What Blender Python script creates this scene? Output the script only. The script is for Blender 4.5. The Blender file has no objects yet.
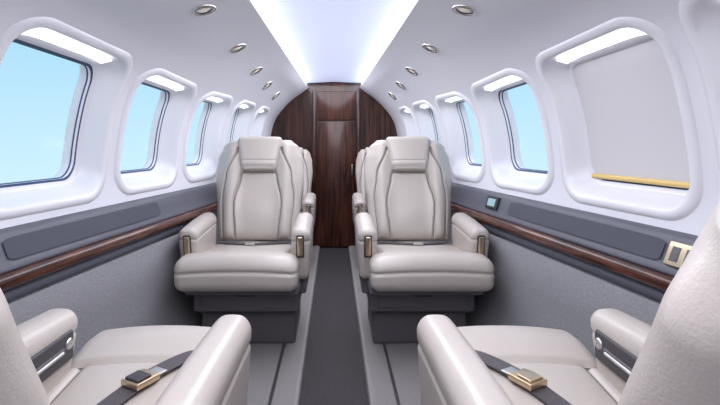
import bpy, bmesh, math
from mathutils import Vector, noise
EYE=0.96
sc=bpy.context.scene
try:
    sc.view_settings.view_transform='Standard'
    sc.view_settings.look='None'
except Exception as e: print(e)

# ------------------------------------------------------------ materials
def new_mat(name):
    m=bpy.data.materials.new(name); m.use_nodes=True
    nt=m.node_tree; b=nt.nodes['Principled BSDF']
    return m,nt,b
def simple(name,col,rough=.5,metal=0,bump=0,bscale=200,var=0,vscale=8,coat=0,detail=3,dist=.002):
    m,nt,b=new_mat(name)
    b.inputs['Base Color'].default_value=(*col,1)
    b.inputs['Roughness'].default_value=rough
    b.inputs['Metallic'].default_value=metal
    if coat: 
        b.inputs['Coat Weight'].default_value=coat; b.inputs['Coat Roughness'].default_value=.25
    tc=nt.nodes.new('ShaderNodeTexCoord')
    if var:
        n=nt.nodes.new('ShaderNodeTexNoise'); n.inputs['Scale'].default_value=vscale; n.inputs['Detail'].default_value=detail
        nt.links.new(tc.outputs['Object'],n.inputs['Vector'])
        r=nt.nodes.new('ShaderNodeValToRGB')
        r.color_ramp.elements[0].position=.3; r.color_ramp.elements[1].position=.7
        r.color_ramp.elements[0].color=(*[c*(1-var) for c in col],1)
        r.color_ramp.elements[1].color=(*[min(1,c*(1+var)) for c in col],1)
        nt.links.new(n.outputs['Fac'],r.inputs['Fac']); nt.links.new(r.outputs['Color'],b.inputs['Base Color'])
    if bump:
        n=nt.nodes.new('ShaderNodeTexNoise'); n.inputs['Scale'].default_value=bscale; n.inputs['Detail'].default_value=4
        nt.links.new(tc.outputs['Object'],n.inputs['Vector'])
        bp=nt.nodes.new('ShaderNodeBump'); bp.inputs['Strength'].default_value=bump; bp.inputs['Distance'].default_value=dist
        nt.links.new(n.outputs['Fac'],bp.inputs['Height']); nt.links.new(bp.outputs['Normal'],b.inputs['Normal'])
    return m
def emis(name,col,s):
    m,nt,b=new_mat(name)
    b.inputs['Base Color'].default_value=(*col,1)
    b.inputs['Emission Color'].default_value=(*col,1)
    b.inputs['Emission Strength'].default_value=s
    return m
WALL=simple('wall_plastic',(.73,.73,.79),.42,bump=.06,bscale=400)
FRAME=simple('window_frame_plastic',(.76,.76,.81),.30)
LEATHER=simple('leather',(.49,.442,.405),.38,bump=.25,bscale=350,var=.03,vscale=6,coat=.15)
SEAM=simple('leather_seam',(.16,.14,.13),.6)
SHELL=simple('seat_shell',(.105,.098,.108),.5,bump=.1,bscale=300)
SHELL_D=simple('seat_dark',(.04,.038,.045),.5)
LEDGE=simple('ledge_vinyl',(.10,.102,.130),.5,bump=.2,bscale=500,var=.08,vscale=300)
GRILLE=simple('ledge_grille',(.058,.062,.088),.6,bump=.5,bscale=900)
CARPETW=simple('sidewall_carpet',(.265,.262,.28),.95,bump=.8,bscale=300,var=.18,vscale=220,dist=.002)
FLOORC=simple('floor_carpet',(.25,.232,.235),.95,bump=1,bscale=300,var=.22,vscale=220,dist=.003)
METAL=simple('satin_metal',(.62,.60,.58),.28,metal=1)
CHROME=simple('lamp_chrome',(.50,.47,.45),.22,metal=1)
GOLD=simple('champagne_metal',(.66,.52,.36),.3,metal=1)
BLACK=simple('black_rubber',(.02,.022,.03),.5)
SEAL=simple('window_seal',(.028,.06,.15),.4)
BELT=simple('belt_webbing',(.080,.070,.078),.7,bump=.6,bscale=500)
SHADE=simple('shade_fabric',(.62,.605,.63),.8)
SUN_BAR=simple('shade_sunlit_bar',(.76,.54,.20),.4)  # sunlit band below the window shade, painted as a gold-coloured bar
TRACK=simple('seat_rail',(.09,.09,.10),.4,metal=.5)
PANEL=emis('ceiling_diffuser',(.71,.76,1.0),.48)
STRIP=emis('led_strip',(.92,.95,1.0),15)
SLOT_GLOW=emis('window_daylight_slot',(.97,.98,1.0),3.0)  # daylight leaking in above the pane, added as a glowing strip; no lamp
LENS=emis('lamp_lens',(1,.92,.8),.12)
def wood(name,c1,c2,sx=(22,22,1.6),coat=1.,rough=.45,cr=.03):
    m,nt,b=new_mat(name)
    tc=nt.nodes.new('ShaderNodeTexCoord'); mp=nt.nodes.new('ShaderNodeMapping')
    mp.inputs['Scale'].default_value=sx
    nt.links.new(tc.outputs['Object'],mp.inputs['Vector'])
    n=nt.nodes.new('ShaderNodeTexNoise'); n.inputs['Scale'].default_value=1.5; n.inputs['Detail'].default_value=6; n.inputs['Distortion'].default_value=1.2
    nt.links.new(mp.outputs['Vector'],n.inputs['Vector'])
    r=nt.nodes.new('ShaderNodeValToRGB'); r.color_ramp.elements[0].position=.35; r.color_ramp.elements[1].position=.68
    r.color_ramp.elements[0].color=(*c1,1); r.color_ramp.elements[1].color=(*c2,1)
    nt.links.new(n.outputs['Fac'],r.inputs['Fac']); nt.links.new(r.outputs['Color'],b.inputs['Base Color'])
    b.inputs['Roughness'].default_value=rough
    b.inputs['Specular IOR Level'].default_value=.15
    b.inputs['Coat Weight'].default_value=coat; b.inputs['Coat Roughness'].default_value=cr; b.inputs['Coat IOR'].default_value=1.4
    return m
WOOD_T=wood('mahogany_trim',(.030,.009,.006),(.130,.040,.022),(25,2,40))
WOOD_B=wood('mahogany_bulkhead',(.011,.003,.002),(.075,.022,.012),cr=.12)
WOOD_D=wood('mahogany_door',(.014,.004,.003),(.090,.026,.014),cr=.14,coat=.8)
AISLE,nt,b=new_mat('aisle_runner')
tc=nt.nodes.new('ShaderNodeTexCoord'); v=nt.nodes.new('ShaderNodeTexVoronoi'); v.inputs['Scale'].default_value=110; v.inputs['Randomness'].default_value=.15
nt.links.new(tc.outputs['Object'],v.inputs['Vector'])
r=nt.nodes.new('ShaderNodeValToRGB'); r.color_ramp.elements[0].position=.15; r.color_ramp.elements[1].position=.6
r.color_ramp.elements[0].color=(.115,.10,.11,1); r.color_ramp.elements[1].color=(.035,.030,.035,1)
nt.links.new(v.outputs['Distance'],r.inputs['Fac']); nt.links.new(r.outputs['Color'],b.inputs['Base Color']); b.inputs['Roughness'].default_value=.9
PANE=bpy.data.materials.new('acrylic_pane'); PANE.use_nodes=True; nt=PANE.node_tree; nt.nodes.clear()
o=nt.nodes.new('ShaderNodeOutputMaterial'); mx=nt.nodes.new('ShaderNodeMixShader'); t=nt.nodes.new('ShaderNodeBsdfTransparent'); g=nt.nodes.new('ShaderNodeBsdfGlossy')
g.inputs['Roughness'].default_value=.15; mx.inputs[0].default_value=.01
nt.links.new(t.outputs[0],mx.inputs[1]); nt.links.new(g.outputs[0],mx.inputs[2]); nt.links.new(mx.outputs[0],o.inputs[0])

# ------------------------------------------------------------ mesh helpers
def mk(name,verts,faces,mats,midx=None,parent=None,smooth=True,recalc=True,org=(0,0,0)):
    me=bpy.data.meshes.new(name)
    me.from_pydata([Vector(v)-Vector(org) for v in verts],[],faces)
    if not isinstance(mats,(list,tuple)): mats=[mats]
    for m in mats: me.materials.append(m)
    if midx:
        for p,i in zip(me.polygons,midx): p.material_index=i
    if smooth:
        for p in me.polygons: p.use_smooth=True
    if recalc:
        bm=bmesh.new(); bm.from_mesh(me); bmesh.ops.recalc_face_normals(bm,faces=bm.faces); bm.to_mesh(me); bm.free()
    ob=bpy.data.objects.new(name,me); sc.collection.objects.link(ob)
    if parent is not None: ob.parent=parent
    else: ob.location=org
    return ob
def empty(name,loc):
    e=bpy.data.objects.new(name,None); e.empty_display_size=.1; e.location=loc; sc.collection.objects.link(e); return e
def axis(half,r,m,k=4):
    inn=half-r
    c=[inn+r*math.tan(math.radians(45)*i/k) for i in range(1,k+1)]
    mid=[-inn+2*inn*i/m for i in range(m+1)]
    return [-x for x in reversed(c)]+mid+c
def rbox_geo(size,r,n=(2,2,2),k=4):
    hx=[s/2 for s in size]; r=min(r,min(hx)*.999)
    A=[axis(hx[i],r,n[i],k) for i in range(3)]
    verts=[];idx={};faces=[]
    def V(p):
        key=tuple(round(c,7) for c in p)
        if key in idx: return idx[key]
        q=[max(-(hx[i]-r),min(hx[i]-r,p[i])) for i in range(3)]
        d=Vector([p[i]-q[i] for i in range(3)]); d=d.normalized()*r if d.length>1e-9 else d
        idx[key]=len(verts); verts.append(Vector(q)+d); return idx[key]
    for ax in range(3):
        u,w=(ax+1)%3,(ax+2)%3
        for s in (-1,1):
            for i in range(len(A[u])-1):
                for j in range(len(A[w])-1):
                    f=[]
                    for (a,b2) in ((i,j),(i+1,j),(i+1,j+1),(i,j+1)):
                        p=[0,0,0]; p[ax]=s*hx[ax]; p[u]=A[u][a]; p[w]=A[w][b2]; f.append(V(p))
                    faces.append(f if s>0 else f[::-1])
    return verts,faces
def rbox(name,c,size,r,mat,n=(2,2,2),fn=None,parent=None,tf=None,org=(0,0,0),k=4):
    v,f=rbox_geo(size,r,n,k)
    out=[]
    for p in v:
        p=Vector(p)
        if fn: p=Vector(fn(p))
        p=p+Vector(c)
        if tf: p=Vector(tf(p))
        out.append(p)
    return mk(name,out,f,mat,parent=parent,org=org)
def tube_geo(lines,r,verts,faces,n=6):
    for L in lines:
        L=[Vector(p) for p in L]; base=len(verts)
        for i,q in enumerate(L):
            d=(L[min(i+1,len(L)-1)]-L[max(i-1,0)])
            if d.length<1e-9: d=Vector((0,0,1))
            d.normalize(); a=d.cross(Vector((0,1,0.3))); 
            if a.length<1e-4: a=d.cross(Vector((1,0,0)))
            a.normalize(); b_=d.cross(a)
            for k in range(n):
                t=2*math.pi*k/n; verts.append(q+a*math.cos(t)*r+b_*math.sin(t)*r)
        for i in range(len(L)-1):
            for k in range(n): faces.append((base+i*n+k,base+i*n+(k+1)%n,base+(i+1)*n+(k+1)%n,base+(i+1)*n+k))
def ribbon(name,pts,w,th,mat,parent=None,org=(0,0,0),wv=None,tf=None):
    P=[Vector(p) for p in pts]; Q=[]
    for i in range(len(P)-1):
        p0=P[max(i-1,0)];p1=P[i];p2=P[i+1];p3=P[min(i+2,len(P)-1)]
        for k in range(8):
            t=k/8
            Q.append(.5*((2*p1)+(-p0+p2)*t+(2*p0-5*p1+4*p2-p3)*t*t+(-p0+3*p1-3*p2+p3)*t**3))
    Q.append(P[-1]); verts=[];faces=[]
    for i,q in enumerate(Q):
        d=(Q[min(i+1,len(Q)-1)]-Q[max(i-1,0)]).normalized()
        side=d.cross(Vector((0,0,1))) if wv is None else Vector(wv)
        if side.length<1e-4: side=Vector((1,0,0))
        side.normalize(); up=side.cross(d).normalized()
        if up.z<0: up=-up
        for a,b2 in ((-1,0),(1,0),(1,1),(-1,1)):
            p=q+side*a*w/2+up*b2*th
            verts.append(tf(p) if tf else p)
    for i in range(len(Q)-1):
        a=i*4
        for j in range(4): faces.append((a+j,a+(j+1)%4,a+4+(j+1)%4,a+4+j))
    faces.append((0,1,2,3)); e=(len(Q)-1)*4; faces.append((e,e+1,e+2,e+3))
    return mk(name,verts,faces,mat,parent=parent,org=org,smooth=False)

# ------------------------------------------------------------ cabin section
Y0,Y1=-.9,4.43
def W(y):
    w=1.13-.155*y
    k=.04
    w=.585+k*math.log(1+math.exp(min(50,(w-.585)/k)))
    c=1.0
    w=c-k*math.log(1+math.exp(min(50,(c-w)/k)))
    return w
def P(y): return .290-.019*(y-1.74)
CP=[(.5,.447,0),(.6,.410,.1),(.7,.365,.35),(.8,.308,.7),(.9,.232,1),(.96,.15,1),(1.0,.03,1),(1.02,-.1,0),(1.02,-.18,0),(1.01,-.245,0)]
def rawpt(y,t):
    w=W(y)
    fh=max(.95,min(1.3,1.04*(w/.795)**1.55))-1
    pts=[(P(y),.487)]+[(a*w,h*(1+fh*q)) for a,h,q in CP]
    n=len(pts)-1; t=max(0,min(n-1e-6,t)); i=int(t); f=t-i
    p0=pts[max(i-1,0)];p1=pts[i];p2=pts[i+1];p3=pts[min(i+2,n)]
    return tuple(.5*((2*p1[k])+(-p0[k]+p2[k])*f+(2*p0[k]-5*p1[k]+4*p2[k]-p3[k])*f*f+(-p0[k]+3*p1[k]-3*p2[k]+p3[k])*f**3) for k in (0,1))
TAB=[0.]; NT=500; prev=rawpt(2.,0)
for i in range(1,NT+1):
    q=rawpt(2.,10*i/NT); TAB.append(TAB[-1]+math.hypot(q[0]-prev[0],q[1]-prev[1])); prev=q
ALEN=TAB[-1]
def t_of_a(a):
    a=max(0,min(ALEN,a)); lo,hi=0,NT
    while hi-lo>1:
        m=(lo+hi)//2
        if TAB[m]<=a: lo=m
        else: hi=m
    return 10*(lo+(a-TAB[lo])/(TAB[hi]-TAB[lo]))/NT
def a_of_h(h):
    lo,hi=0,ALEN
    for _ in range(40):
        m=(lo+hi)/2
        if rawpt(2.,t_of_a(m))[1]>h: lo=m
        else: hi=m
    return lo
def S(y,a,side,d=0.):
    x,h=rawpt(y,t_of_a(a))
    if d:
        a1,a2=max(0,a-.01),min(ALEN,a+.01)
        xa,ha=rawpt(y,t_of_a(a1)); xb,hb=rawpt(y,t_of_a(a2))
        dx,dh=xb-xa,hb-ha; L=math.hypot(dx,dh); nx,nh=-dh/L,dx/L   # outward
        if nx<0: nx,nh=-nx,-nh
        x+=nx*d; h+=nh*d
    return Vector((side*x,y,EYE+h))
def rr_ray(dx,dy,hw,hh,r):
    L=math.hypot(dx,dy); dx/=L; dy/=L; lo,hi=0,2
    def sdf(x,y):
        qx,qy=abs(x)-hw+r,abs(y)-hh+r
        return math.hypot(max(qx,0),max(qy,0))+min(max(qx,qy),0)-r
    for _ in range(30):
        m=(lo+hi)/2
        if sdf(dx*m,dy*m)<0: lo=m
        else: hi=m
    return dx*lo,dy*lo
WIN=[(-.26,.235),(.34,.245),(.92,.265),(1.525,.290),(2.125,.258),(2.66,.230),(3.17,.212),(3.66,.20)]
bounds=[Y0]+[ (WIN[i][0]+WIN[i][1]+WIN[i+1][0]-WIN[i+1][1])/2 for i in range(len(WIN)-1)]+[3.92]
a_top=a_of_h(.330); a_bot=ALEN
aw_t,aw_b=a_of_h(.294),a_of_h(-.222)
ac=(aw_t+aw_b)/2; hh0=(aw_b-aw_t)/2
K=22; M=24
wnum=0
for side,sn in ((-1,'left'),(1,'right')):
    verts=[];faces=[];idx={}
    def V(p):
        key=tuple(round(c,5) for c in p)
        if key not in idx: idx[key]=len(verts); verts.append(p)
        return idx[key]
    ysamp=[]
    for ci,(yc,hw) in enumerate(WIN):
        wnum+=1
        b0,b1=bounds[ci],bounds[ci+1]
        ys=[b0+(b1-b0)*i/K for i in range(K+1)]
        ysamp+=ys[:-1]
        As=[a_top+(a_bot-a_top)*j/M for j in range(M+1)]
        loop=[(y,a_top) for y in ys[:-1]]+[(b1,a) for a in As[:-1]]+[(y,a_bot) for y in ys[:0:-1]]+[(b0,a) for a in As[:0:-1]]
        def ring(sc_hw,sc_hh,r,dy=0,da=0):
            return [ (yc+dy+q[0], ac+da+q[1]) for q in (rr_ray(p[0]-yc,p[1]-ac,sc_hw,sc_hh,r) for p in loop)]
        r1=ring(hw,hh0,.110)
        prev=[V(S(y,a,side)) for y,a in loop]
        for f in (.34,.67,1.):
            cur=[V(S(p[0]+(q[0]-p[0])*f,p[1]+(q[1]-p[1])*f,side)) for p,q in zip(loop,r1)]
            n=len(loop)
            for i in range(n):
                fc=[prev[i],prev[(i+1)%n],cur[(i+1)%n],cur[i]]
                fc=list(dict.fromkeys(fc))
                if len(fc)>2: faces.append(fc)
            prev=cur
        spec=[(hw,hh0,.110,0,0,0.,0),(hw-.004,hh0-.004,.108,0,0,-.008,0),(hw-.022,hh0-.022,.096,0,0,-.011,0),
              (hw-.033,hh0-.033,.088,0,0,-.006,0),(hw-.041,hh0-.041,.080,0,.0,.020,0),
              (hw-.056,hh0-.074,.070,0,.006,.054,0),(hw-.060,hh0-.080,.066,0,.008,.058,0),(hw-.070,hh0-.090,.060,0,.008,.058,0),
              (hw-.071,hh0-.091,.058,0,.008,.066,0),(hw-.078,hh0-.098,.056,0,.008,.067,1),(hw-.078,hh0-.098,.056,0,.008,.076,0),(hw-.081,hh0-.101,.054,0,.008,.080,1),(hw-.078,hh0-.098,.054,0,.008,.11,0)]
        wv=[];wf=[];wm=[];n=len(loop)
        for (a1,a2,a3,a4,a5,d,mi) in spec:
            for (y,a) in ring(a1,a2,a3,a4,a5): wv.append(S(y,a,side,d))
        for k in range(len(spec)-1):
            for i in range(n):
                wf.append((k*n+i,k*n+(i+1)%n,(k+1)*n+(i+1)%n,(k+1)*n+i)); wm.append(spec[k+1][6])
        wf.append(tuple(range(11*n,12*n))); wm.append(2)
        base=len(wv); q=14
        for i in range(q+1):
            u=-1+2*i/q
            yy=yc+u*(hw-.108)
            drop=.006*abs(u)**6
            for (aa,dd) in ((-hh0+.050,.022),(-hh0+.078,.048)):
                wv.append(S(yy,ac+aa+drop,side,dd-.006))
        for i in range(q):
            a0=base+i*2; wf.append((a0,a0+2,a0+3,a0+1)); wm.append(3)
        mk('window_%d'%wnum,wv,wf,[FRAME,SEAL,PANE,SLOT_GLOW],wm,recalc=False)
        if side==1 and ci==3 or (ci<3):
            sv=[];sf=[];nn=n
            bot=hh0-.112
            for j in range(9):
                for i in range(17):
                    yy=yc+(-1+2*i/16)*(hw-.064)
                    aa=ac+.008+(-(hh0-.088)+(bot+hh0-.088)*j/8)
                    sv.append(S(yy,aa,side,.062))
            for j in range(8):
                for i in range(16): sf.append((j*17+i,j*17+i+1,(j+1)*17+i+1,(j+1)*17+i))
            m=[0]*len(sf); b2=len(sv)
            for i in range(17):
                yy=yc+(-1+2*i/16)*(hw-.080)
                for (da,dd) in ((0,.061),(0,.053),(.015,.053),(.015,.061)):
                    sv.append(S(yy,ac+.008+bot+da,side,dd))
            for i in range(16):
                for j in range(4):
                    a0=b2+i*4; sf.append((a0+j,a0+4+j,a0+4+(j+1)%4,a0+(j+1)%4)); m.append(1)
            mk('window_shade',sv,sf,[SHADE,SUN_BAR],m,recalc=False)
    yend=[3.92+(Y1-3.92)*i/6 for i in range(7)]
    As=[a_top+(a_bot-a_top)*j/M for j in range(M+1)]
    for i in range(6):
        for j in range(M):
            faces.append([V(S(yend[i],As[j],side)),V(S(yend[i+1],As[j],side)),V(S(yend[i+1],As[j+1],side)),V(S(yend[i],As[j+1],side))])
    ysamp+=yend
    NA=22
    for i in range(len(ysamp)-1):
        for j in range(NA):
            A0,A1=a_top*j/NA,a_top*(j+1)/NA
            faces.append([V(S(ysamp[i],A0,side)),V(S(ysamp[i+1],A0,side)),V(S(ysamp[i+1],A1,side)),V(S(ysamp[i],A1,side))])
    mk('wall_'+sn,verts,faces,WALL)
    def loft(name,prof,mat,y0=Y0,y1=Y1,n=60,smooth=True,midx=None):
        v=[];f=[];m=[]
        for i in range(n+1):
            y=y0+(y1-y0)*i/n; w=W(y)
            for (a,h,off) in prof: v.append((side*(a*w+off),y,EYE+h))
        k=len(prof)
        for i in range(n):
            for j in range(k-1): f.append((i*k+j,(i+1)*k+j,(i+1)*k+j+1,i*k+j+1))
        return mk(name,v,f,mat,smooth=smooth,recalc=False)
    loft('trim_ledge_'+sn,[(1.01,-.243,.004),(1.01,-.247,-.006),(1.005,-.251,-.012),(1.0,-.260,-.014),(.975,-.305,-.008),(.955,-.338,-.002),(.95,-.346,-.004),(.95,-.352,-.002),(.955,-.358,.01)],LEDGE)
    def grille(y0,y1):
        v=[];f=[]; n=60
        for i in range(n+1):
            t=i/n; y=y0+(y1-y0)*t; w=W(y)
            wdt=max(0,1-(max(0,1-min(t,1-t)*22))**2)**.5
            mid=.5; hw_=.38*(.70+.30*wdt)
            for k in range(5):
                s=mid-hw_+2*hw_*k/4
                a=1.0+(.955-1.0)*s; h=-.260+(-.338+.260)*s; off=-.014+.012*s
                lift=.004
                v.append((side*(a*w+off-lift*.9),y,EYE+h+lift*.5+.001))
        for i in range(n):
            for k in range(4): f.append((i*5+k,(i+1)*5+k,(i+1)*5+k+1,i*5+k+1))
        mk('trim_speaker_grille',v,f,GRILLE,recalc=False)
    grille(1.30,2.12)
    loft('trim_wood_'+sn,[(.955,-.352,.006),(.945,-.353,-.004),(.94,-.357,-.010),(.938,-.366,-.014),(.938,-.382,-.014),(.94,-.392,-.010),(.945,-.397,-.002),(.955,-.399,.01)],WOOD_T)
    loft('trim_lower_band_'+sn,[(.957,-.397,.004),(.948,-.400,-.001),(.95,-.432,-.001),(.957,-.438,.004)],LEDGE)
    loft('trim_sidewall_carpet_'+sn,[(.96,-.434,.006),(.958,-.45,-.004),(.96,-.6,-.004),(.955,-.75,-.004),(.93,-.87,-.004),(.90,-.93,-.004),(.86,-.955,0),(.80,-.962,0)],CARPETW)

# ------------------------------------------------------------ ceiling
def ceil():
    v=[];f=[];m=[]; n=60
    for i in range(n+1):
        y=Y0+(Y1-Y0)*i/n; p=P(y)
        row=[(-p,.487),(-p+.003,.493),(-p-.003,.499),(-p-.055,.501),(-p-.055,.503),(-p-.050,.532),(-p-.04,.536)]
        arch=[(-(p+.04)+2*(p+.04)*k/16,.536+.012*(1-(-1+2*k/16)**2)) for k in range(1,16)]
        row=row+arch+[(-x,h) for x,h in reversed(row)]
        for x,h in row: v.append((x,y,EYE+h))
    k=len(row)
    for i in range(n):
        for j in range(k-1):
            f.append((i*k+j,(i+1)*k+j,(i+1)*k+j+1,i*k+j+1))
            if j in (4,k-6): m.append(2)
            elif 6<=j<=k-8: m.append(1)
            else: m.append(0)
    mk('ceiling',v,f,[WALL,PANEL,STRIP],m,recalc=False)
ceil()
def downlight(side,X,y):
    lo,hi=0,ALEN
    for _ in range(40):
        mm=(lo+hi)/2
        if rawpt(y,t_of_a(mm))[0]<X: lo=mm
        else: hi=mm
    c=S(y,lo,side); e=.01
    ta=(S(y,lo+e,side)-S(y,lo-e,side)).normalized(); ty=(S(y+e,lo,side)-S(y-e,lo,side)).normalized()
    nrm=ta.cross(ty).normalized()
    if nrm.z>0: nrm=-nrm
    ty=nrm.cross(ta).normalized()
    prof=[(.042,-.001,0),(.0415,.004,0),(.038,.007,0),(.031,.007,0),(.028,.004,0),(.0275,-.001,1),(.022,.000,1),(.016,.003,2),(.010,.005,2),(.001,.006,2)]
    v=[];f=[];m=[];n=36
    for (r_,h_,mi) in prof:
        for i in range(n):
            t_=2*math.pi*i/n; v.append(c+ta*math.cos(t_)*r_+ty*math.sin(t_)*r_+nrm*h_)
    for k in range(len(prof)-1):
        for i in range(n): f.append((k*n+i,k*n+(i+1)%n,(k+1)*n+(i+1)%n,(k+1)*n+i)); m.append(prof[k+1][2])
    f.append(tuple((len(prof)-1)*n+i for i in range(n))); m.append(2)
    mk('ceiling_downlight',v,f,[CHROME,BLACK,LENS],m,recalc=False,org=c)
for side in (-1,1):
    for y in (.45,1.05,1.63,2.2,2.72,3.17,3.62): downlight(side,.442,y)

# ------------------------------------------------------------ floor
CURB=simple('aisle_curb_carpet',(.28,.262,.265),.9,bump=.8,bscale=500,var=.2,vscale=240)
def floor():
    xs=[(-1.0,0),(-.148,0),(-.135,-.006),(-.131,-.022),(.131,-.022),(.135,-.006),(.148,0),(1.0,0)]
    v=[];f=[];m=[0,2,2,1,2,2,0]
    for y in (Y0,Y1):
        for x,z in xs: v.append((x,y,z))
    for j in range(7): f.append((j,j+1,8+j+1,8+j))
    mk('floor',v,f,[FLOORC,AISLE,CURB],m,smooth=False)
floor()
for side in (-1,1):
    for x in (.235,.60):
        rbox('trim_seat_rail',(side*x,(Y0+Y1)/2,.003),(.012,Y1-Y0-.02,.008),.002,TRACK,n=(1,1,1),k=1)

# ------------------------------------------------------------ bulkheads
def section(y,inset=0):
    pts=[]
    for i in range(41):
        x,h=rawpt(y,t_of_a(ALEN*i/40)); pts.append((x,EYE+h))
    w=W(y)
    pts+=[(w*.96,.5),(w*.95,.2),(w*.86,-.03)]
    pts=[(0,EYE+.548),(P(y),EYE+.535)]+pts
    return pts
def bulk(name,y,mat,th=.03):
    s=section(y); s=[(x+.01 if x>0 else x,z) for x,z in s]
    poly=s+[(-x,z) for x,z in reversed(s) if x>0]
    n=len(poly); v=[(x,y,z) for x,z in poly]+[(x,y+th,z) for x,z in poly]
    f=[tuple(range(n)),tuple(range(2*n-1,n-1,-1))]+[(i,(i+1)%n,n+(i+1)%n,n+i) for i in range(n)]
    return mk(name,v,f,mat,smooth=False)
bulk('wall_far_bulkhead',Y1,WOOD_B)
bulk('wall_near_bulkhead',Y0-.03,WALL)
dr=empty('door_1',(0.02,Y1,0))
def dpart(nm,c,s,r,mat): return rbox(nm,c,s,r,mat,n=(1,1,1),k=2,parent=dr,org=(0.02,Y1,0))
dpart('door_leaf',(.02,Y1-.012,.565),(.355,.03,1.15),.004,WOOD_D)
dpart('door_transom',(.02,Y1-.012,1.285),(.355,.03,.265),.004,WOOD_D)
dpart('jamb_1',(-.185,Y1-.02,.70),(.028,.05,1.44),.006,WOOD_B)
dpart('jamb_2',(.225,Y1-.02,.70),(.028,.05,1.44),.006,WOOD_B)
dpart('handle',(.165,Y1-.035,.70),(.012,.012,.10),.005,METAL)
for x in (-.30,-.42,.34,.46):
    rbox('trim_bulkhead_bead',(x,Y1-.004,.60),(.008,.012,1.15),.003,WOOD_D,n=(1,1,1),k=1)

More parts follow.
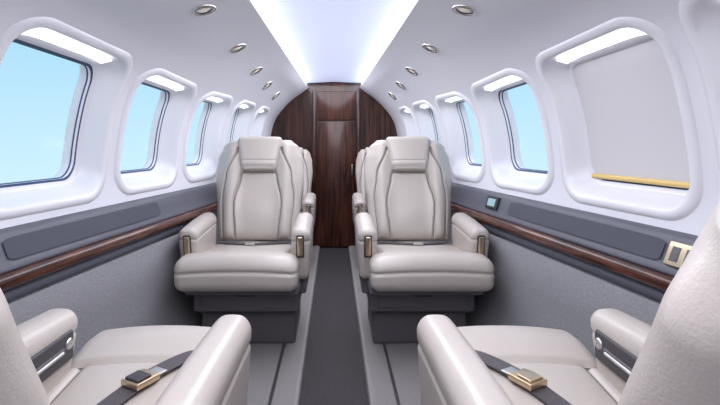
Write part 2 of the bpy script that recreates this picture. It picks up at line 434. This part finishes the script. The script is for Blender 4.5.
# ------------------------------------------------------------ seats
def lerp_tab(tab,v):
    for (a,b1),(c,d) in zip(tab,tab[1:]):
        if v<=c:
            t=(v-a)/(c-a); t=t*t*(3-2*t); return b1+(d-b1)*t
    return tab[-1][1]
def seat(cx,y0,side,dr_,half=.29,cf=-.32,af=-.23,ar=.2,bb=.22,slope=.30,hs=1.0,near=False,bh=None,cxo=0.,cwd=.045,bx0=0.,afo=0.,ub=None):
    """side: -1 left, +1 right; dr_: direction faced along Y; local o=outward, b=backward, h"""
    org=(side*cx,y0,0)
    e=empty('airplane_seat',org)
    def tf(p): return Vector((side*(cx+p[0]),y0-dr_*p[1],p[2]*hs))
    def part(nm,c,s,r,mat,n=(2,2,2),fn=None,k=4): return rbox(nm,c,s,r,mat,n=n,fn=fn,parent=e,tf=tf,org=org,k=k)
    sv,sf=[],[]   # seam piping
    cw=half-cwd
    cr=bb+.03
    cl=cr-cf
    ctop=lambda b:.448-.09*(b-cf)
    def cf_fn(p):
        x,y,z=p; t=(z+.07)/.14
        b=y+(cf+cr)/2
        z2=z-.09*(b-cf)*max(0,min(1,t))
        puff=max(0,t)*(.018*(1-(x/cw)**2)+.014*math.exp(-((b-cf-.09)/.07)**2))
        g=0
        if t>.75:
            g=.014*math.exp(-((b-(cf+.19))/.008)**2)+.011*math.exp(-((abs(x)-(cw-.06))/.007)**2)*(1 if b>cf+.19 else 0)
        f=0
        if y<-(cl/2)+.05:
            f=-.014*(1-((z)/.07)**2)+.010*math.exp(-((z-.012)/.006)**2)
        return (x,y+f,z2+puff-g)
    cc=(cxo,(cf+cr)/2,.378)
    part('cushion',cc,(2*cw,cl,.14),.04,LEATHER,n=(70,100,14),fn=cf_fn)
    def ctoppt(x,b):
        q=cf_fn((x,b-cc[1],.07)); return tf((q[0]+cc[0],q[1]+cc[1],q[2]+cc[2]+.002))
    xs_=[(-1+2*i/30)*(cw-.035) for i in range(31)]
    lines=[[ctoppt(x,cf+.19) for x in xs_]]
    for s in (-1,1): lines.append([ctoppt(s*(cw-.06),cf+.19+(cl-.26)*i/20) for i in range(21)])
    lines.append([tf((x+cxo,cf-.0035+.0,.39)) for x in xs_])
    tube_geo(lines,.0016,sv,sf)
    part('seat_pan',(0,(cf+cr)/2+.02,.305),(2*cw-.03,cl-.07,.045),.012,SHELL)
    if ub is None: ub=cf+.10
    part('base_upper',(0,(ub+cr)/2,.235),(2*cw-.05,cr-ub,.12),.012,SHELL)
    part('drawer_front',(0,ub-.002,.238),(2*cw-.13,.012,.085),.005,SHELL)
    part('drawer_pull',(0,ub-.008,.255),(.09,.008,.012),.003,SHELL_D)
    part('base_gap',(0,(ub+cr)/2+.01,.17),(2*cw-.09,cr-ub-.03,.02),.004,SHELL_D)
    part('pedestal',(0,(ub+.06+cr)/2,.083),(2*cw-.09,cr-ub-.08,.166),.012,SHELL)
    aw=.09; af_base=af
    for k_,s in (('inner',-1),('outer',1)):
        af=af_base-(afo if s>0 else 0)
        xc=s*(half-aw/2); alen=ar-af; bot=.325 if s<0 else .36; top=.578
        H=top-bot
        def afn(p,s=s,H=H,alen=alen):
            x,y,z=p; t=min(1,max(0,(z+H/2)/H)); q=min(1,max(0,(y+alen/2)/alen))
            x=x*(.80+.2*t**.6)
            z=z+.010*t*(1-(x/(aw/2))**2)-.018*t*(1-q)**2*1.2
            if q<.5: y=y+(.5-q)*2*.055*(1-t)**1.2
            g=.006*math.exp(-((t-.78)/.02)**2)
            x=x-math.copysign(g,x)
            if q<.1: y+=g*1.2
            return (x,y,z)
        part('arm_'+k_,(xc,(af+ar)/2,(top+bot)/2),(aw,alen,H),.030,LEATHER,n=(10,24,40),fn=afn)
        part('arm_support_'+k_,(xc*.98,(af+ar)/2+.05,bot-.03),(aw*.6,alen-.12,.10),.012,SHELL)
        fy=lambda h:af+(.055*(1-(h-bot)/H)**1.2)
        part('plaque_rim_'+k_,(xc,fy(.49)-.001,.488),(.036,.016,.105),.008,SHELL_D,fn=lambda p:(p[0],p[1]-.18*p[2],p[2]))
        part('plaque_'+k_,(xc,fy(.49)-.005,.488),(.026,.014,.090),.006,GOLD,fn=lambda p:(p[0],p[1]-.18*p[2],p[2]))
    if near:
        xi=half-aw-.0
        part('control_recess',(xi+.004,af+.155,.498),(.018,.21,.068),.0085,SHELL_D)
        part('control_bezel',(xi+.001,af+.165,.496),(.016,.15,.020),.0055,SHELL)
        part('recline_lever',(xi-.006,af+.155,.496),(.010,.11,.008),.0038,METAL)
        v,f=[],[]
        for i in range(28):
            t=2*math.pi*i/28
            for (r_,dx) in ((.013,.004),(.013,-.006),(.009,-.009),(.002,-.009)):
                v.append(tf((xi+dx,af+.072+math.cos(t)*r_,.505+math.sin(t)*r_)))
        for i in range(28):
            for j in range(3):
                a=i*4+j; b_=((i+1)%28)*4+j; f.append((a,b_,b_+1,a+1))
        mk('recline_button',v,f,METAL,parent=e,org=org)
    # backrest
    L=.57; hb=.415; th=math.atan(slope); ct,st=math.cos(th),math.sin(th)
    if bh is None: bh=half-.038
    k0=bh/.245
    HW=[(0,.215),(.3,.230),(.62,.247),(.80,.240),(.92,.217),(1.0,.175)]
    nf,nb=170,40; nu=nf+nb; nv=140
    verts=[];faces=[]
    def back_pt(x,d,v):
        l=v*L
        return tf((x+bx0, bb + l*st - d*ct, hb + l*ct + d*st))
    CS=[(0,.115),(.35,.13),(.62,.10),(.66,.088)]
    WS=[(0,.180),(.4,.196),(.62,.180),(.90,.122)]
    def grooves(x,v):
        ax=abs(x)/k0
        g=0
        if v<.67: g=max(g,math.exp(-((ax-lerp_tab(CS,v))/.006)**2))
        if ax<.092: g=max(g,math.exp(-((v-.655)/.011)**2))
        if v<.90: g=max(g,.9*math.exp(-((ax-lerp_tab(WS,v))/.006)**2))
        return g
    def fdepth(x,v):
        hw=lerp_tab(HW,v)*k0; u=max(-1,min(1,x/hw)); ax=abs(x)/k0
        endf=max(0,1-abs(2*v-1)**16)**.5; r_=max(0,1-abs(u)**6)**.5
        d=.052+.030*math.exp(-((ax-.155)/.045)**2)+.014*math.exp(-((v-.25)/.16)**2)*math.exp(-(ax/.11)**2)-.017*grooves(x,v)
        return d*r_*endf
    rows=[]
    for j in range(nv+1):
        v=j/nv
        vv=.5-.5*math.cos(math.pi*v); v=.35*vv+.65*v
        hw=lerp_tab(HW,v)*k0
        endf=max(0,1-abs(2*v-1)**16)**.5
        row=[]
        for i in range(nu):
            if i<nf:
                q=i/nf; u=.3*(-math.cos(math.pi*q))+.7*(-1+2*q); x=u*hw; d=fdepth(x,v)
            else:
                q=(i-nf)/nb; u=.5*math.cos(math.pi*q)+.5*(1-2*q); x=u*hw
                d=-(.045)*max(0,1-abs(u)**6)**.5*endf
            row.append(len(verts)); verts.append(back_pt(x,d,v))
        rows.append(row)
    for j in range(nv):
        for i in range(nu):
            faces.append((rows[j][i],rows[j][(i+1)%nu],rows[j+1][(i+1)%nu],rows[j+1][i]))
    faces.append(tuple(rows[0])); faces.append(tuple(rows[-1]))
    mk('backrest',verts,faces,LEATHER,parent=e,org=org)
    lines=[]
    for s in (-1,1):
        l1=[];l2=[]
        for i in range(41):
            v=.04+.61*i/40; x=s*lerp_tab(CS,v)*k0; l1.append(back_pt(x,fdepth(x,v)+.0015,v))
            v=.04+.86*i/40; x=s*lerp_tab(WS,v)*k0; l2.append(back_pt(x,fdepth(x,v)+.0015,v))
        lines+=[l1,l2]
    lines.append([back_pt(x*.088*k0,fdepth(x*.088*k0,.655)+.0015,.655) for x in [(-1+2*i/16) for i in range(17)]])
    tube_geo(lines,.0016,sv,sf)
    def hfn(p):
        x,y,z=p; t=(z+.095)/.19
        g=0
        if y<-.03: g=.004*math.exp(-((t-.26)/.02)**2)
        return (x*(.74+.26*t)*k0,y+g-.010*(1-(x/.13)**2)*(1 if y<0 else 0)+.006*math.exp(-((t-.08)/.05)**2),z)
    hv=.815
    v,f=rbox_geo((.256,.075,.195),.026,(20,4,40))
    hv_=[]
    for p in v:
        p=hfn(p); hv_.append(back_pt(p[0],.050-p[1],hv+.02+p[2]/L))
    mk('headrest',hv_,f,LEATHER,parent=e,org=org)
    mk('seam_piping',sv,sf,SEAM,parent=e,org=org,recalc=False)
    v,f=rbox_geo((.40*k0,.03,.46),.014,(4,1,4))
    mk('back_shell',[back_pt(p[0],-.045-p[1],.46+p[2]/L) for p in v],f,SHELL,parent=e,org=org)
    H=lambda b:ctop(b)+.020
    if near:
        pts=[(.06,.12,H(.12)),(.035,.03,H(.03)),(-.0,-.07,H(-.07)+.002),(-.04,-.155,H(-.155)+.003),(-.10,-.235,H(-.235)),(-.150,-.255,H(-.255)-.006)]
        ribbon('belt_strap',pts,.046,.003,BELT,parent=e,org=org,tf=tf)
        bx,by=-.026,-.120
        d=Vector((-.045,-.085)).normalized()
        def bfn(p,dz=0):
            x=bx+d[0]*p[0]-d[1]*p[1]; y=by+d[1]*p[0]+d[0]*p[1]
            return tf((x,y,H(by)+.012+dz+p[2]))
        for nm,s,c,mt in (('buckle_body',(.060,.052,.013),(0,0,0),GOLD),('buckle_flap',(.036,.040,.006),(-.006,0,.0085),GOLD if side>0 else SHELL_D),('buckle_tongue',(.03,.036,.005),(.043,0,-.002),METAL)):
            v,f=rbox_geo(s,.0024,(1,1,1),2)
            mk(nm,[bfn(p+Vector(c)) for p in v],f,mt,parent=e,org=org)
    else:
        pts=[(.19,.17,H(.17)-.005),(.15,.12,H(.12)),(.08,.07,H(.07)+.002),(.03,.04,H(.04)+.002)]
        ribbon('belt_strap',pts,.04,.003,BELT,parent=e,org=org,tf=tf)
        part('buckle_body',(.02,.035,H(.035)+.008),(.05,.04,.012),.004,METAL)
        pts=[(-.19,.18,H(.18)-.005),(-.13,.14,H(.14)),(-.03,.06,H(.06)+.002),(.0,.045,H(.05)+.002)]
        ribbon('belt_strap_2',pts,.04,.003,BELT,parent=e,org=org,tf=tf)
    return e
for side in (-1,1):
    seat(.405,2.40,side,-1,half=.298,cf=-.355,af=-.265,cxo=.018,cwd=.032,bh=.246,bx0=.014,ar=.13,bb=.225,ub=-.20)
    seat(.437,.90,side,1,half=.252,cf=-.41,af=-.21,ar=.36,bb=.405,slope=.44,near=True,bh=.218,bx0=-.006,afo=.04)
    seat(.345,3.75,side,-1,half=.20,hs=.92,ar=.18)

def ledge_pt(side,y,s,lift):
    w=W(y); a=1.0+(.955-1.0)*s; h=-.260+(-.338+.260)*s; off=-.014+.012*s
    return Vector((side*(a*w+off-lift*.85),y,EYE+h+lift*.5))
def ledge_box(name,side,y,s,parts):
    e=empty(name,ledge_pt(side,y,s,0))
    c=ledge_pt(side,y,s,0); ty=(ledge_pt(side,y+.01,s,0)-ledge_pt(side,y-.01,s,0)).normalized()
    ts=(ledge_pt(side,y,s+.05,0)-ledge_pt(side,y,s-.05,0)).normalized(); n=ty.cross(ts).normalized()
    if n.z<0: n=-n
    for (nm,cc,sz,r_,mt) in parts:
        v,f=rbox_geo(sz,r_,(1,1,1),3)
        mk(nm,[c+ty*(p[0]+cc[0])+ts*(p[1]+cc[1])+n*(p[2]+cc[2]) for p in v],f,mt,parent=e,org=c)
SCREEN=emis('switch_screen',(.25,.38,.42),.3)
ledge_box('cabin_control_panel',1,2.27,.42,[('bezel',(0,0,.006),(.11,.062,.012),.005,BLACK),('display',(0,0,.012),(.07,.036,.003),.001,SCREEN)])
for sd in (1,-1):
    ledge_box('cup_holder_panel',sd,1.235 if sd>0 else 1.10,.5,[('plate',(0,0,.004),(.10,.066,.008),.0035,GOLD),('slot_1',(-.022,0,.008),(.026,.040,.003),.0013,SHELL),('slot_2',(.022,0,.008),(.026,.040,.003),.0013,SHELL)])

# ------------------------------------------------------------ world & lights
w=bpy.data.worlds.new('sky'); sc.world=w; w.use_nodes=True; nt=w.node_tree
bg=nt.nodes['Background']; tc=nt.nodes.new('ShaderNodeTexCoord'); sp=nt.nodes.new('ShaderNodeSeparateXYZ'); r=nt.nodes.new('ShaderNodeValToRGB')
mr=nt.nodes.new('ShaderNodeMapRange'); mr.inputs[1].default_value=-.2; mr.inputs[2].default_value=.4
nt.links.new(tc.outputs['Generated'],sp.inputs[0]); nt.links.new(sp.outputs['Z'],mr.inputs[0]); nt.links.new(mr.outputs[0],r.inputs[0])
r.color_ramp.elements[0].position=.1; r.color_ramp.elements[0].color=(.62,.85,.90,1)
r.color_ramp.elements[1].position=.9; r.color_ramp.elements[1].color=(.28,.60,.88,1)
nt.links.new(r.outputs[0],bg.inputs['Color']); bg.inputs['Strength'].default_value=1.12
def area(name,loc,rot,sx,sy,en,col):
    l=bpy.data.lights.new(name,'AREA'); l.shape='RECTANGLE'; l.size=sx; l.size_y=sy; l.energy=en; l.color=col
    o=bpy.data.objects.new(name,l); o.location=loc; o.rotation_euler=rot; sc.collection.objects.link(o); return o
area('ceiling_panel_light',(0,1.75,EYE+.53),(0,0,0),.5,5.0,40,(.98,.97,1.0))

cam=bpy.data.cameras.new('cam'); co=bpy.data.objects.new('camera',cam); sc.collection.objects.link(co)
co.location=(0,0,EYE); co.rotation_euler=(math.radians(90),0,0)
cam.sensor_width=36; cam.lens=24; cam.shift_x=.036; cam.shift_y=-.0854; cam.clip_start=.02
sc.camera=co
